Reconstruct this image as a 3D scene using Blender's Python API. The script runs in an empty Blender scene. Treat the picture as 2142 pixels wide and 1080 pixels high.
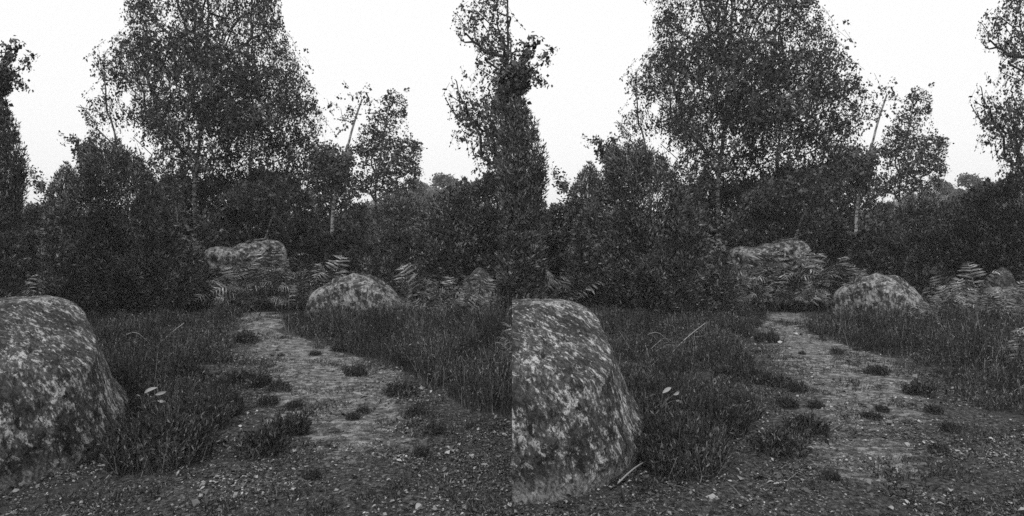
import bpy, bmesh, math, random
import numpy as np
from mathutils import Vector, noise as mnoise

# ------------------------------------------------------------------ camera, sky, sun, exposure
SC = bpy.context.scene
F = 1276.0            # focal length in photo pixels (photo 2142 wide)
CU, HV, EYE = 1071.0, 500.0, 1.5
cam_d = bpy.data.cameras.new('camera')
cam_d.sensor_width = 36.0
cam_d.lens = 36.0 * F / 2142.0
cam_d.shift_y = -(540.0 - HV) / 2142.0
cam_d.clip_end = 2000.0
cam_d.clip_start = 0.05
cam = bpy.data.objects.new('camera', cam_d)
cam.location = (0, 0, EYE)
cam.rotation_euler = (math.radians(90), 0, 0)
SC.collection.objects.link(cam)
SC.camera = cam

SUN_EL, SUN_AZ = math.radians(52), math.radians(200)      # azimuth clockwise from +Y
world = bpy.data.worlds.new('World')
SC.world = world
world.use_nodes = True
wn = world.node_tree.nodes; wl = world.node_tree.links
wn.clear()
wo = wn.new('ShaderNodeOutputWorld'); wb = wn.new('ShaderNodeBackground')
sky = wn.new('ShaderNodeTexSky'); sky.sky_type = 'NISHITA'; sky.sun_disc = False
sky.sun_elevation = SUN_EL; sky.sun_rotation = SUN_AZ; sky.dust_density = 4.0
bw = wn.new('ShaderNodeRGBToBW')
mx = wn.new('ShaderNodeMix'); mx.data_type = 'RGBA'
mx.inputs[0].default_value = 0.88                          # overcast: mostly an even white cloud layer
mx.inputs[7].default_value = (7.95, 7.95, 7.95, 1)
wl.new(sky.outputs[0], bw.inputs[0]); wl.new(bw.outputs[0], mx.inputs[6])
wl.new(mx.outputs[2], wb.inputs[0]); wb.inputs[1].default_value = 0.12
wl.new(wb.outputs[0], wo.inputs[0])

sun_d = bpy.data.lights.new('sun', 'SUN'); sun_d.energy = 1.5; sun_d.angle = math.radians(12)
sun = bpy.data.objects.new('sun', sun_d); SC.collection.objects.link(sun)
sdir = Vector((math.sin(SUN_AZ) * math.cos(SUN_EL), math.cos(SUN_AZ) * math.cos(SUN_EL), math.sin(SUN_EL)))
sun.rotation_euler = sdir.to_track_quat('Z', 'Y').to_euler()
SC.view_settings.view_transform = 'Standard'; SC.view_settings.look = 'None'
SC.view_settings.exposure = 0.25; SC.view_settings.gamma = 1.0
SC.view_settings.use_curve_mapping = False
SC.render.engine = 'CYCLES'
SC.cycles.max_bounces = 5; SC.cycles.diffuse_bounces = 3; SC.cycles.volume_bounces = 1
SC.cycles.transparent_max_bounces = 4
SC.cycles.use_denoising = False            # keep the fine grain of foliage crisp

# ------------------------------------------------------------------ helpers
COL = SC.collection
def rs(seed): return np.random.default_rng(seed)

def hashn(ix, iy, iz, s):
    h = (ix * 374761393 + iy * 668265263 + iz * 2147483647 + s * 974634777) & 0xffffffff
    h = ((h ^ (h >> 13)) * 1274126177) & 0xffffffff
    return ((h ^ (h >> 16)) & 0xffff) / 65535.0
def vnoise(p, s=0):
    """value noise of (N,3) points, 0..1"""
    p = np.asarray(p, float); i = np.floor(p).astype(np.int64); f = p - i; f = f * f * (3 - 2 * f)
    r = 0
    for dx in (0, 1):
        for dy in (0, 1):
            for dz in (0, 1):
                w = (f[:, 0] if dx else 1 - f[:, 0]) * (f[:, 1] if dy else 1 - f[:, 1]) * (f[:, 2] if dz else 1 - f[:, 2])
                r = r + w * hashn(i[:, 0] + dx, i[:, 1] + dy, i[:, 2] + dz, s)
    return r
def fbm(p, s=0, o=4):
    r = 0; a = 0.5; t = 0
    for k in range(o):
        c_, s_ = math.cos(.7 + 1.1 * k), math.sin(.7 + 1.1 * k); q = np.stack([p[:, 0] * c_ - p[:, 1] * s_, p[:, 0] * s_ + p[:, 1] * c_, p[:, 2]], 1)
        r = r + a * vnoise(q * (2.03 ** k) + 17.3 * k, s + k); t += a; a *= 0.5
    return r / t

def inpoly(x, y, poly):
    c = np.zeros(len(x), bool); n = len(poly)
    for i in range(n):
        x0, y0 = poly[i]; x1, y1 = poly[(i + 1) % n]
        if y0 == y1: continue
        m = ((y0 > y) != (y1 > y)) & (x < (x1 - x0) * (y - y0) / (y1 - y0) + x0)
        c ^= m
    return c
def edgedist(x, y, poly):
    d = np.full(len(x), 1e9); n = len(poly)
    for i in range(n):
        a = np.array(poly[i], float); b = np.array(poly[(i + 1) % n], float); ab = b - a
        t = np.clip(((x - a[0]) * ab[0] + (y - a[1]) * ab[1]) / max(ab @ ab, 1e-9), 0, 1)
        d = np.minimum(d, np.hypot(x - a[0] - t * ab[0], y - a[1] - t * ab[1]))
    return d

def mk_mesh(name, V, quads=None, tris=None, mats=None, midx=None, smooth=False):
    me = bpy.data.meshes.new(name)
    V = np.asarray(V, np.float32)
    nq = 0 if quads is None else len(quads); nt = 0 if tris is None else len(tris)
    loops = []
    if nq: loops.append(np.asarray(quads, np.int32).ravel())
    if nt: loops.append(np.asarray(tris, np.int32).ravel())
    loops = np.concatenate(loops)
    me.vertices.add(len(V)); me.vertices.foreach_set('co', V.ravel())
    me.loops.add(len(loops)); me.loops.foreach_set('vertex_index', loops)
    tot = np.concatenate([np.full(nq, 4, np.int32), np.full(nt, 3, np.int32)])
    st = np.concatenate([[0], np.cumsum(tot)[:-1]]).astype(np.int32)
    me.polygons.add(nq + nt); me.polygons.foreach_set('loop_start', st)
    me.polygons.foreach_set('loop_total', tot)
    if midx is not None: me.polygons.foreach_set('material_index', np.asarray(midx, np.int32))
    if smooth: me.polygons.foreach_set('use_smooth', np.ones(nq + nt, bool))
    me.update(calc_edges=True); me.validate()
    for m in (mats or []): me.materials.append(m)
    return me
def link(name, data, parent=None, **props):
    o = bpy.data.objects.new(name, data); COL.objects.link(o)
    if parent: o.parent = parent
    for k, v in props.items():
        if v: o[k] = v
    return o
def thing(name, label, cat, group=None, loc=(0, 0, 0)):
    o = link(name, None, label=label, category=cat, group=group); o.location = loc
    o.empty_display_size = 0.1
    return o

class Bag:
    """collects quads"""
    def __init__(s): s.V = []; s.Q = []; s.n = 0
    def add(s, V, Q):
        s.V.append(V); s.Q.append(Q + s.n); s.n += len(V)
    def mesh(s, name, mats, smooth=False):
        return mk_mesh(name, np.concatenate(s.V), quads=np.concatenate(s.Q), mats=mats, smooth=smooth)

def norm(a): return a / np.maximum(np.linalg.norm(a, axis=1, keepdims=True), 1e-9)
def leaf_quads(C, A, size, asp, rng, wig=1.0):
    """one folded diamond per point: centre-base C, axis A (unit), length size, width size*asp"""
    n = len(C); size = np.broadcast_to(size, n)[:, None]
    R = norm(rng.normal(size=(n, 3))); B = norm(np.cross(A, R)); N = np.cross(A, B)
    L = A * size; W = B * size * asp * 0.5
    V = np.stack([C, C + L * .45 + W + N * size * .06 * wig, C + L, C + L * .45 - W + N * size * .06 * wig], 1).reshape(-1, 3)
    Q = np.arange(n * 4).reshape(n, 4)
    return V, Q
def tubes(P0, P1, R0, R1, k=4):
    P0 = np.asarray(P0, float); P1 = np.asarray(P1, float); n = len(P0)
    A = norm(P1 - P0); ref = np.where(np.abs(A[:, 2:3]) > .9, [[1., 0, 0]], [[0, 0, 1.]])
    B = norm(np.cross(A, ref)); C = np.cross(A, B)
    an = np.arange(k) * 2 * np.pi / k
    ring = B[:, None] * np.cos(an)[None, :, None] + C[:, None] * np.sin(an)[None, :, None]
    V = np.concatenate([P0[:, None] + ring * np.asarray(R0)[:, None, None], P1[:, None] + ring * np.asarray(R1)[:, None, None]], 1).reshape(-1, 3)
    q = np.array([[i, (i + 1) % k, k + (i + 1) % k, k + i] for i in range(k)])
    Q = (q[None] + (np.arange(n) * 2 * k)[:, None, None]).reshape(-1, 4)
    return V, Q
def polytube(P, R, k=8):
    """one continuous tube along a polyline"""
    P = np.asarray(P, float); R = np.asarray(R, float); n = len(P)
    T = np.gradient(P, axis=0); T = norm(T)
    ref = np.array([0.13, 1.0, 0.07]); B = norm(np.cross(T, ref[None])); C = np.cross(T, B)
    an = np.arange(k) * 2 * np.pi / k
    V = (P[:, None] + (B[:, None] * np.cos(an)[None, :, None] + C[:, None] * np.sin(an)[None, :, None]) * R[:, None, None]).reshape(-1, 3)
    Q = []
    for i in range(n - 1):
        for j in range(k):
            Q.append([i * k + j, i * k + (j + 1) % k, (i + 1) * k + (j + 1) % k, (i + 1) * k + j])
    return V, np.array(Q)
def resample(P, n, seed=0, wob=0.0):
    P = np.asarray(P, float); d = np.r_[0, np.cumsum(np.linalg.norm(np.diff(P, axis=0), axis=1))]
    t = np.linspace(0, d[-1], n)
    # smooth interpolation
    Q = np.stack([np.interp(t, d, P[:, i]) for i in range(3)], 1)
    for _ in range(3): Q[1:-1] = (Q[:-2] + 2 * Q[1:-1] + Q[2:]) / 4
    if wob: Q[1:-1] += rs(seed).normal(size=(n - 2, 3)) * wob
    return Q

# placing: photo pixel (u, v) at distance d  ->  world
def disp(d): return 28.0 - 70.0 / d
def gd(v): return EYE * F / (v - HV)                      # distance of the level ground seen at row v
def wx(u, d): return (u - CU) / F * d
def wz(v, d): return EYE - (v - HV) / F * d
def seat(o, u, d, z=0.0):
    """stand an object built in its own local frame on the ground under column u"""
    th = math.atan((u - CU) / F)
    o.location = (wx(u, d), d, z); o.rotation_euler = (0, 0, -th); o.scale = (math.cos(th), 1 / math.cos(th), 1)
def loc_poly(poly, u0, d): return [((u - u0) * d / F, wz(v, d)) for u, v in poly]
SIDES = ('left', 'right')
def ucol(u, d, side, dsp=None):
    return u if side == 0 else u + CU + (disp(d) if dsp is None else dsp)

def copy_tree(o, parent=None):
    c = o.copy(); COL.objects.link(c); c.parent = parent
    for ch in o.children: copy_tree(ch, c)
    return c

# ------------------------------------------------------------------ materials (black-and-white plate: neutral tones)
def g3(v): return (v, v, v, 1)
class MB:
    def __init__(s, name, rough=0.75, spec=0.25):
        s.m = bpy.data.materials.new(name); s.m.use_nodes = True
        s.nt = s.m.node_tree; s.n = s.nt.nodes; s.l = s.nt.links
        s.b = s.n['Principled BSDF']; s.b.inputs['Roughness'].default_value = rough
        s.b.inputs['Specular IOR Level'].default_value = spec
        s.tc = s.n.new('ShaderNodeTexCoord')
    def mapping(s, scale=(1, 1, 1), rot=(0, 0, 0), src='Object'):
        m = s.n.new('ShaderNodeMapping'); m.inputs['Scale'].default_value = scale; m.inputs['Rotation'].default_value = rot
        s.l.new(s.tc.outputs[src], m.inputs[0]); return m.outputs[0]
    def noise(s, vec, scale, detail=6, rough=.6, dist=0.0):
        t = s.n.new('ShaderNodeTexNoise'); s.l.new(vec, t.inputs['Vector'])
        t.inputs['Scale'].default_value = scale; t.inputs['Detail'].default_value = detail
        t.inputs['Roughness'].default_value = rough; t.inputs['Distortion'].default_value = dist
        return t.outputs[0]
    def voronoi(s, vec, scale, feature='F1', out=0):
        t = s.n.new('ShaderNodeTexVoronoi'); t.feature = feature; s.l.new(vec, t.inputs['Vector'])
        t.inputs['Scale'].default_value = scale; return t.outputs[out]
    def ramp(s, fac, stops):
        r = s.n.new('ShaderNodeValToRGB'); s.l.new(fac, r.inputs[0]); e = r.color_ramp.elements
        while len(e) < len(stops): e.new(0.5)
        for i, (p, v) in enumerate(stops): e[i].position = p; e[i].color = g3(v)
        return r.outputs[0]
    def mix(s, fac, a, b, mode='MIX'):
        m = s.n.new('ShaderNodeMix'); m.data_type = 'RGBA'; m.blend_type = mode
        for i, v in ((0, fac), (6, a), (7, b)):
            if isinstance(v, (int, float)): m.inputs[i].default_value = v if i == 0 else g3(v)
            else: s.l.new(v, m.inputs[i])
        return m.outputs[2]
    def rand(s):
        g = s.n.new('ShaderNodeNewGeometry'); return g.outputs['Random Per Island']
    def color(s, c): s.l.new(c, s.b.inputs['Base Color']); return s
    def bump(s, h, strength, dist):
        b = s.n.new('ShaderNodeBump'); b.inputs['Strength'].default_value = strength; b.inputs['Distance'].default_value = dist
        s.l.new(h, b.inputs['Height']); s.l.new(b.outputs[0], s.b.inputs['Normal']); return s
    def translucent(s, amt, c):
        t = s.n.new('ShaderNodeBsdfTranslucent'); s.l.new(c, t.inputs[0]); m = s.n.new('ShaderNodeMixShader')
        m.inputs[0].default_value = amt; s.l.new(s.b.outputs[0], m.inputs[1]); s.l.new(t.outputs[0], m.inputs[2])
        s.l.new(m.outputs[0], s.n['Material Output'].inputs[0]); return s

def leafmat(name, lo, hi, top=None, rough=.55, spec=.3, tr=.0, var=1.6, vlo=.55, vhi=1.5):
    m = MB(name, rough, spec); r = m.rand()
    c = m.ramp(r, [(0, lo), (.75, hi), (1, top or hi * 1.5)])
    if var: c = m.mix(1.0, c, m.ramp(m.noise(m.mapping(), var, 4, .65), [(.34, vlo), (.66, vhi)]), 'MULTIPLY')
    m.color(c)
    if tr: m.translucent(tr, c)
    return m.m
M = {}
M['birch_leaf'] = leafmat('birch_leaf', .028, .062, .12)
M['far_leaf'] = leafmat('far_leaf', .045, .095, .16, var=1.0, vlo=.5, vhi=1.6)
M['juniper'] = leafmat('juniper_needles', .028, .078, .17, rough=.45, spec=.4, var=1.8, vlo=.4, vhi=1.9)
M['dark_leaf'] = leafmat('shrub_leaf', .028, .072, .16, rough=.4, spec=.45, var=1.4, vlo=.4, vhi=1.7)
M['heather'] = leafmat('heather_sprig', .012, .042, .17, rough=.75, spec=.2, var=1.8, vlo=.3, vhi=2.1)
M['bracken'] = leafmat('bracken_frond', .035, .14, .36, rough=.5, var=4.5, vlo=.3, vhi=1.7)
M['pale_leaf'] = leafmat('seedling_leaf', .20, .28, .32, var=0)
M['litter'] = leafmat('leaf_litter', .018, .10, .38, rough=.6, var=4, vlo=.5, vhi=1.3)
M['old'] = leafmat('old_stick', .07, .13, .15, rough=.85, var=0)
M['dry'] = leafmat('dry_stalk', .16, .26, .3, rough=.8, var=0)
def bark(name, lo, hi, sc=9, th=.5):
    m = MB(name, .85, .2); v = m.mapping((3, 3, .6)); v2 = m.mapping((.5, .5, 2.2))
    a = m.noise(v, sc, 5); b = m.noise(v2, sc, 6, .7)
    c = m.mix(m.ramp(b, [(th - .06, 0), (th + .06, 1)]), lo, hi)
    m.color(m.mix(.4, c, m.ramp(a, [(.3, .5), (.7, 1)]), 'MULTIPLY')); m.bump(a, .6, .02); return m.m
M['birch_bark'] = bark('birch_bark', .06, .42)
M['dark_bark'] = bark('dark_bark', .05, .09)
M['twig'] = bark('twig_bark', .05, .10)
def rock(name, base, dark, pale, sc=1.0, amount=.5, fine=60, ang=28, st=(1.7, 1.2, .6), rim=None, fmed=None):
    m = MB(name, .9, .15)
    # streaks run down the slope: long axis tilted in the facing plane
    r1 = m.n.new('ShaderNodeMapping'); r1.inputs['Rotation'].default_value = (0, math.radians(ang), 0); m.l.new(m.tc.outputs['Object'], r1.inputs[0])
    r2 = m.n.new('ShaderNodeMapping'); r2.inputs['Scale'].default_value = st; m.l.new(r1.outputs[0], r2.inputs[0]); v = r2.outputs[0]
    vo = m.mapping()
    big = m.noise(v, 1.5 * sc, 4, .6, .4)
    med = m.noise(v, fmed or 5.5 * sc, 12, .76, .6)
    fin = m.noise(vo, fine, 6, .8)
    spk = m.noise(v, fine * .35, 6, .75, .3)
    c = m.mix(m.ramp(big, [(.35, 0), (.65, 1)]), dark, base)
    c = m.mix(m.ramp(spk, [(.44, 0), (.56, 1)]), m.mix(1.0, c, .38, 'MULTIPLY'), m.mix(1.0, c, 1.0, 'MULTIPLY'))
    add = m.n.new('ShaderNodeMath'); add.operation = 'MULTIPLY_ADD'; m.l.new(spk, add.inputs[0]); add.inputs[1].default_value = .45; m.l.new(med, add.inputs[2])
    add2 = m.n.new('ShaderNodeMath'); add2.operation = 'MULTIPLY_ADD'; m.l.new(big, add2.inputs[0]); add2.inputs[1].default_value = .35; m.l.new(add.outputs[0], add2.inputs[2])
    t0 = .99 - .12 * amount
    lic = m.ramp(add2.outputs[0], [(t0 - .04, 0), (t0 + .02, .75), (t0 + .10, 1)])
    c = m.mix(lic, c, m.mix(fin, pale * .55, pale * 1.3))
    med2 = m.noise(m.mapping((1.3, 1, .8), (.5, .3, .7)), 6 * sc, 10, .75, .5)
    drk = m.ramp(med2, [(.40, 1), (.46, 0)])
    c = m.mix(drk, c, dark * .35)
    c = m.mix(.8, c, m.ramp(fin, [(.36, .35), (.60, 1.0)]), 'MULTIPLY')
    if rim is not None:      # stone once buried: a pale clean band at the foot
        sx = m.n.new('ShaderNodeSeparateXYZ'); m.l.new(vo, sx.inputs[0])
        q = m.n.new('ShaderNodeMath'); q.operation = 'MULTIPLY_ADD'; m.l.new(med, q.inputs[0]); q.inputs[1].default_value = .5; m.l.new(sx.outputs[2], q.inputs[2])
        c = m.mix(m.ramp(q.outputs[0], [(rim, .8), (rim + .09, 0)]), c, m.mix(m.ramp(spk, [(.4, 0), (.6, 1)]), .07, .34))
    m.color(c)
    h = m.mix(.55, spk, med)
    m.bump(h, 1.0, .035 / sc); return m.m
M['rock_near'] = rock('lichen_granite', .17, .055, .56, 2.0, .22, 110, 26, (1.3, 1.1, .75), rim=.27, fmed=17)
M['rock_mid'] = rock('lichen_sandstone', .17, .06, .38, 2.4, .55, 30, 20, (1.1, 1, .9))
M['rock_far'] = rock('mossy_rock', .17, .06, .38, 2.0, .45, 22, 60, (1.1, 1, .8))
M['rock_dark'] = rock('dark_mossy_stone', .11, .06, .2, 1.5, .3, 30, 0, (1, 1, 1))
m = MB('split_face_rock', .9, .2); m.color(m.ramp(m.noise(m.mapping(), 9, 8), [(.3, .08), (.7, .2)])); m.bump(m.noise(m.mapping(), 9, 8), .8, .03); M['split'] = m.m

def soil():
    m = MB('heath_soil', .95, .15); v = m.mapping()
    a = m.noise(v, 28, 8, .75); b = m.noise(v, 1.4, 4)
    c = m.ramp(a, [(.36, .02), (.52, .05), (.68, .14)])
    m.color(m.mix(m.ramp(b, [(.4, 0), (.7, .6)]), c, .03)); m.bump(a, .8, .02); return m.m
M['soil'] = soil()
def pathmat():
    m = MB('sandy_path', .95, .12); v = m.mapping()
    at = m.n.new('ShaderNodeAttribute'); at.attribute_name = 'sand'
    st = m.mapping((.85, 1.15, 1))
    a = m.noise(v, 30, 9, .78); b = m.noise(st, 10, 9, .74, .0); c0 = m.noise(v, 75, 4, .7)
    duff = m.ramp(a, [(.40, .018), (.50, .055), (.58, .12), (.68, .32)])
    sand = m.ramp(b, [(.36, .06), (.48, .14), (.60, .40)])
    sand = m.mix(.7, sand, m.ramp(c0, [(.34, .35), (.6, 1)]), 'MULTIPLY')
    k = m.n.new('ShaderNodeMath'); k.operation = 'MULTIPLY_ADD'; m.l.new(m.mix(.5, a, b), k.inputs[0]); k.inputs[1].default_value = 1.5
    m.l.new(at.outputs['Fac'], k.inputs[2])
    f = m.ramp(k.outputs[0], [(.80, 0), (1.38, 1)])
    m.color(m.mix(f, duff, sand)); m.bump(m.mix(.5, a, b), 1.0, .05); return m.m
M['path'] = pathmat()
m = MB('far_hill_ground', .95, .1); m.color(m.ramp(m.noise(m.mapping(), .6, 8, .7), [(.35, .05), (.7, .11)])); M['hill'] = m.m

# ------------------------------------------------------------------ light evening haze
def haze_box():
    x, y0, y1, z0, z1 = 1200, -900, 1300, -2.5, 26
    V = [(a, b, c) for a in (-x, x) for b in (y0, y1) for c in (z0, z1)]
    Q = [(0, 1, 3, 2), (4, 6, 7, 5), (0, 4, 5, 1), (2, 3, 7, 6), (0, 2, 6, 4), (1, 5, 7, 3)]
    mt = bpy.data.materials.new('haze'); mt.use_nodes = True; n = mt.node_tree.nodes; n.clear()
    out = n.new('ShaderNodeOutputMaterial'); v = n.new('ShaderNodeVolumePrincipled'); v.inputs['Color'].default_value = (.9, .9, .9, 1); v.inputs['Density'].default_value = HAZE
    mt.node_tree.links.new(v.outputs[0], out.inputs['Volume'])
    link('haze', mk_mesh('haze', V, quads=np.array(Q), mats=[mt]), kind='stuff')
HAZE = .0013
haze_box()

# ------------------------------------------------------------------ ground
def relief(x, y):
    p = np.stack([x, y, np.zeros_like(x)], 1)
    near = np.exp(-np.maximum(y - 16, 0) / 6) * np.exp(-np.maximum(np.abs(x) - 10, 0) / 6)
    return ((fbm(p * .7, 3, 3) - .5) * .10 + (fbm(p * 5, 9, 3) - .5) * .03) * near
def axis(lo, hi, step, far):
    mid = np.arange(lo, hi + 1e-6, step)
    g = np.cumsum(step * 1.35 ** np.arange(1, 30)); g = g[g < far]
    return np.r_[lo - g[::-1], mid, hi + g]
xs = axis(-9.6, 9.6, .06, 700); ys = axis(2.4, 15, .06, 800)
iy0 = np.where(np.abs(xs) < 1e-9)[0]
X, Y = np.meshgrid(xs, ys); Z = relief(X.ravel(), Y.ravel()).reshape(X.shape)
def grid_mesh(name, keep, mats, dz=0.0, attr=None):
    ny, nx = X.shape; idx = np.arange(nx * ny).reshape(ny, nx)
    Q = np.stack([idx[:-1, :-1], idx[:-1, 1:], idx[1:, 1:], idx[1:, :-1]], -1).reshape(-1, 4)
    V = np.stack([X.ravel(), Y.ravel(), Z.ravel() + dz], 1)
    if keep is not None:
        Q = Q[keep.ravel()]; used = np.unique(Q); rem = -np.ones(len(V), int); rem[used] = np.arange(len(used)); Q = rem[Q]; V = V[used]
    me = mk_mesh(name, V, quads=Q, mats=mats, smooth=True)
    if attr:
        at = me.attributes.new('sand', 'FLOAT', 'POINT'); at.data.foreach_set('value', attr(V).astype(np.float32))
    return me
link('ground', grid_mesh('ground', None, [M['soil']]), kind='structure')

# path outlines in photo pixels of the left view
PL = [(505, 655), (476, 700), (484, 740), (478, 775), (466, 810), (452, 850), (448, 890), (418, 940), (330, 985), (250, 1010), (100, 1060), (-150, 1130), (-600, 1500), (1900, 1500), (1900, 905)]
PR = [(1300, 895), (1100, 885), (1010, 872), (940, 845), (880, 800), (830, 766), (740, 742), (650, 712), (588, 695), (592, 672), (600, 655)]
def sideproj(x, y, side):
    """world ground position -> pixel of the left view"""
    u = CU + x / y * F; v = HV + EYE * F / y
    if side: u = u - CU - disp(y)
    return u, v
cx = (X[:-1, :-1] + X[1:, 1:]) / 2; cy = (Y[:-1, :-1] + Y[1:, 1:]) / 2
def sandf(side):
    def f(V):
        u, v = sideproj(V[:, 0], V[:, 1], side)
        # worn sandy track down the middle of the far stretch
        cu = np.interp(v, [650, 690, 740, 790, 850, 1000], [545, 562, 642, 705, 730, 760])
        w = np.interp(v, [650, 690, 740, 790, 850, 1000], [34, 40, 66, 95, 150, 260])
        k = np.interp(v, [650, 680, 770, 820, 900, 1000, 1080], [.52, .88, .95, .60, .26, .04, -.12])
        return k - .42 * np.minimum(np.abs(u - cu) / w, 2.2) ** 1.5 + (fbm(np.stack([V[:, 0], V[:, 1], V[:, 0] * 0], 1) * 1.3, 88, 4) - .5) * .8
    return f
for side in (0, 1):
    c_x, c_y = cx.ravel(), cy.ravel()
    u, v = sideproj(c_x, np.maximum(c_y, .5), side)
    wob = (fbm(np.stack([c_x, c_y, c_x * 0], 1) * 3.2, 21, 3) - .5) * 46
    k = inpoly(u + wob, v, PL + PR) & (c_y > 1.6) & (c_y < 13.2) & ((c_x > 0) == bool(side)) & (np.abs(c_x) < 9)
    o = link('footpath', grid_mesh('footpath', k.reshape(cx.shape), [M['path']], .004, sandf(side)), kind='structure')

# ------------------------------------------------------------------ far hill
def hill(u0, d, hw, top, seed):
    n = 60; a = np.linspace(-1, 1, n); HX, HY = np.meshgrid(a * hw * 1.9, a * 40)
    h = wz(top, d) * np.exp(-(HX / hw) ** 2 * 1.1 - (HY / 30) ** 2)
    p = np.stack([HX.ravel() / 9, HY.ravel() / 9, HX.ravel() * 0], 1)
    h = h * (.9 + .25 * (fbm(p, seed).reshape(h.shape) - .5)) - .6
    idx = np.arange(n * n).reshape(n, n); Q = np.stack([idx[:-1, :-1], idx[:-1, 1:], idx[1:, 1:], idx[1:, :-1]], -1).reshape(-1, 4)
    me = mk_mesh('hill', np.stack([HX.ravel(), HY.ravel(), h.ravel()], 1), quads=Q, mats=[M['hill']], smooth=True)
    o = link('hill', me, kind='structure'); o.location = (wx(u0, d), d, 0); return o, h, HX, HY

# ------------------------------------------------------------------ rocks
def make_rock(name, outline, u0, d, thick, sub, mat, seed, amp, fr=2.2, back=None, sq=2.4, clip=None, zc=None, cuts=0, recede=0, grit=0):
    """solid boulder: star-shaped outline in its facing plane, rounded in depth"""
    L = np.array(loc_poly(outline, u0, d)); c = L.mean(0) if zc is None else np.array(zc)
    ang = np.arctan2(L[:, 1] - c[1], L[:, 0] - c[0]); rad = np.hypot(L[:, 0] - c[0], L[:, 1] - c[1])
    o_ = np.argsort(ang); ang = ang[o_]; rad = rad[o_]
    ang = np.r_[ang - 2 * np.pi, ang, ang + 2 * np.pi]; rad = np.r_[rad, rad, rad]
    bm = bmesh.new(); bmesh.ops.create_icosphere(bm, subdivisions=sub, radius=1)
    co = np.array([v.co[:] for v in bm.verts])
    a = np.arctan2(co[:, 2], co[:, 0]); r = np.hypot(co[:, 0], co[:, 2])
    # squarer profile in depth
    yy = np.sign(co[:, 1]) * np.abs(co[:, 1]); rr = r
    s = (np.abs(rr) ** sq + np.abs(yy) ** sq) ** (-1 / sq)
    rr = rr * s; yy = yy * s
    R = np.interp(a, ang, rad)
    R = (np.interp(a - .05, ang, rad) + R * 2 + np.interp(a + .05, ang, rad)) / 4
    T = np.where(yy < 0, thick, back or thick)
    P = np.stack([c[0] + R * rr * np.cos(a), T * yy, c[1] + R * rr * np.sin(a)], 1)
    N = norm(P - np.array([c[0], 0, c[1]]))
    rg = rs(seed + 70); C0 = np.array([c[0], 0, c[1]])
    for _ in range(cuts):
        nn = rg.normal(size=3); nn[1] -= .5; nn /= np.linalg.norm(nn); h = ((P - C0) @ nn); lim = h.max() * rg.uniform(.72, .9)
        P = P - np.maximum(h - lim, 0)[:, None] * nn * .92
    dn = (fbm(P * fr, seed, 5) - .5) * 2 * amp + (fbm(P * fr * 5, seed + 9, 4) - .5) * amp * .5
    dn -= np.maximum(0, fbm(P * np.array([4, 4, 1.5]) * fr * .5, seed + 5, 3) - .62) * amp * 4
    P = P + N * dn[:, None]
    if recede: P[:, 1] += recede * np.clip((P[:, 0] - .1) / 1.1, 0, 2) ** 2
    if grit: P = P + N * ((vnoise(P * 26, seed + 3) - .5) * grit - np.maximum(0, vnoise(P * np.array([8, 8, 5]), seed + 31) - .76) * grit * 14)[:, None]
    for v, p in zip(bm.verts, P): v.co = p
    for f in bm.faces: f.smooth = True
    me = bpy.data.meshes.new(name); bm.to_mesh(me); bm.free(); me.materials.append(mat)
    return me

near_out = [(-330, 1180), (-420, 900), (-330, 700), (-200, 660), (-90, 638), (0, 633), (60, 633), (118, 638), (156, 652), (180, 690), (204, 742), (228, 800), (248, 850), (290, 900), (316, 940), (286, 985), (215, 1040), (130, 1110), (0, 1180)]
NB_U, NB_D = -60, 4.55
NB_O = [(u * 1.0, v) for u, v in near_out]
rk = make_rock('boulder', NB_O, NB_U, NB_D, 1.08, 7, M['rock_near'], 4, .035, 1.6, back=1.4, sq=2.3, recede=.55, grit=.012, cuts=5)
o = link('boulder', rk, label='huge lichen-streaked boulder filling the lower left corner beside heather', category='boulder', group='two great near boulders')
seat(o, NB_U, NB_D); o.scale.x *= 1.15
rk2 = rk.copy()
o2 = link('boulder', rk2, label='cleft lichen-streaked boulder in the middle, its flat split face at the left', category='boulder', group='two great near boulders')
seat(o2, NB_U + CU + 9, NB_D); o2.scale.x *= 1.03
# the second boulder is split through: keep the half right of the cleft and cap it
bpy.context.view_layer.update()
mw = o2.matrix_world; mi = mw.inverted()
bm = bmesh.new(); bm.from_mesh(rk2)
pl_co = mi @ Vector((0.0, 0, 0)); pl_no = (mw.to_3x3().transposed() @ Vector((1, 0, 0))).normalized()
geo = bm.verts[:] + bm.edges[:] + bm.faces[:]
r = bmesh.ops.bisect_plane(bm, geom=geo, plane_co=pl_co, plane_no=pl_no, clear_inner=True)
ed = [e for e in r['geom_cut'] if isinstance(e, bmesh.types.BMEdge)]
rk2.materials.append(M['split'])
fl = bmesh.ops.holes_fill(bm, edges=ed, sides=0)
for f in fl['faces']: f.material_index = 1; f.smooth = False
bm.to_mesh(rk2); bm.free()

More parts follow.
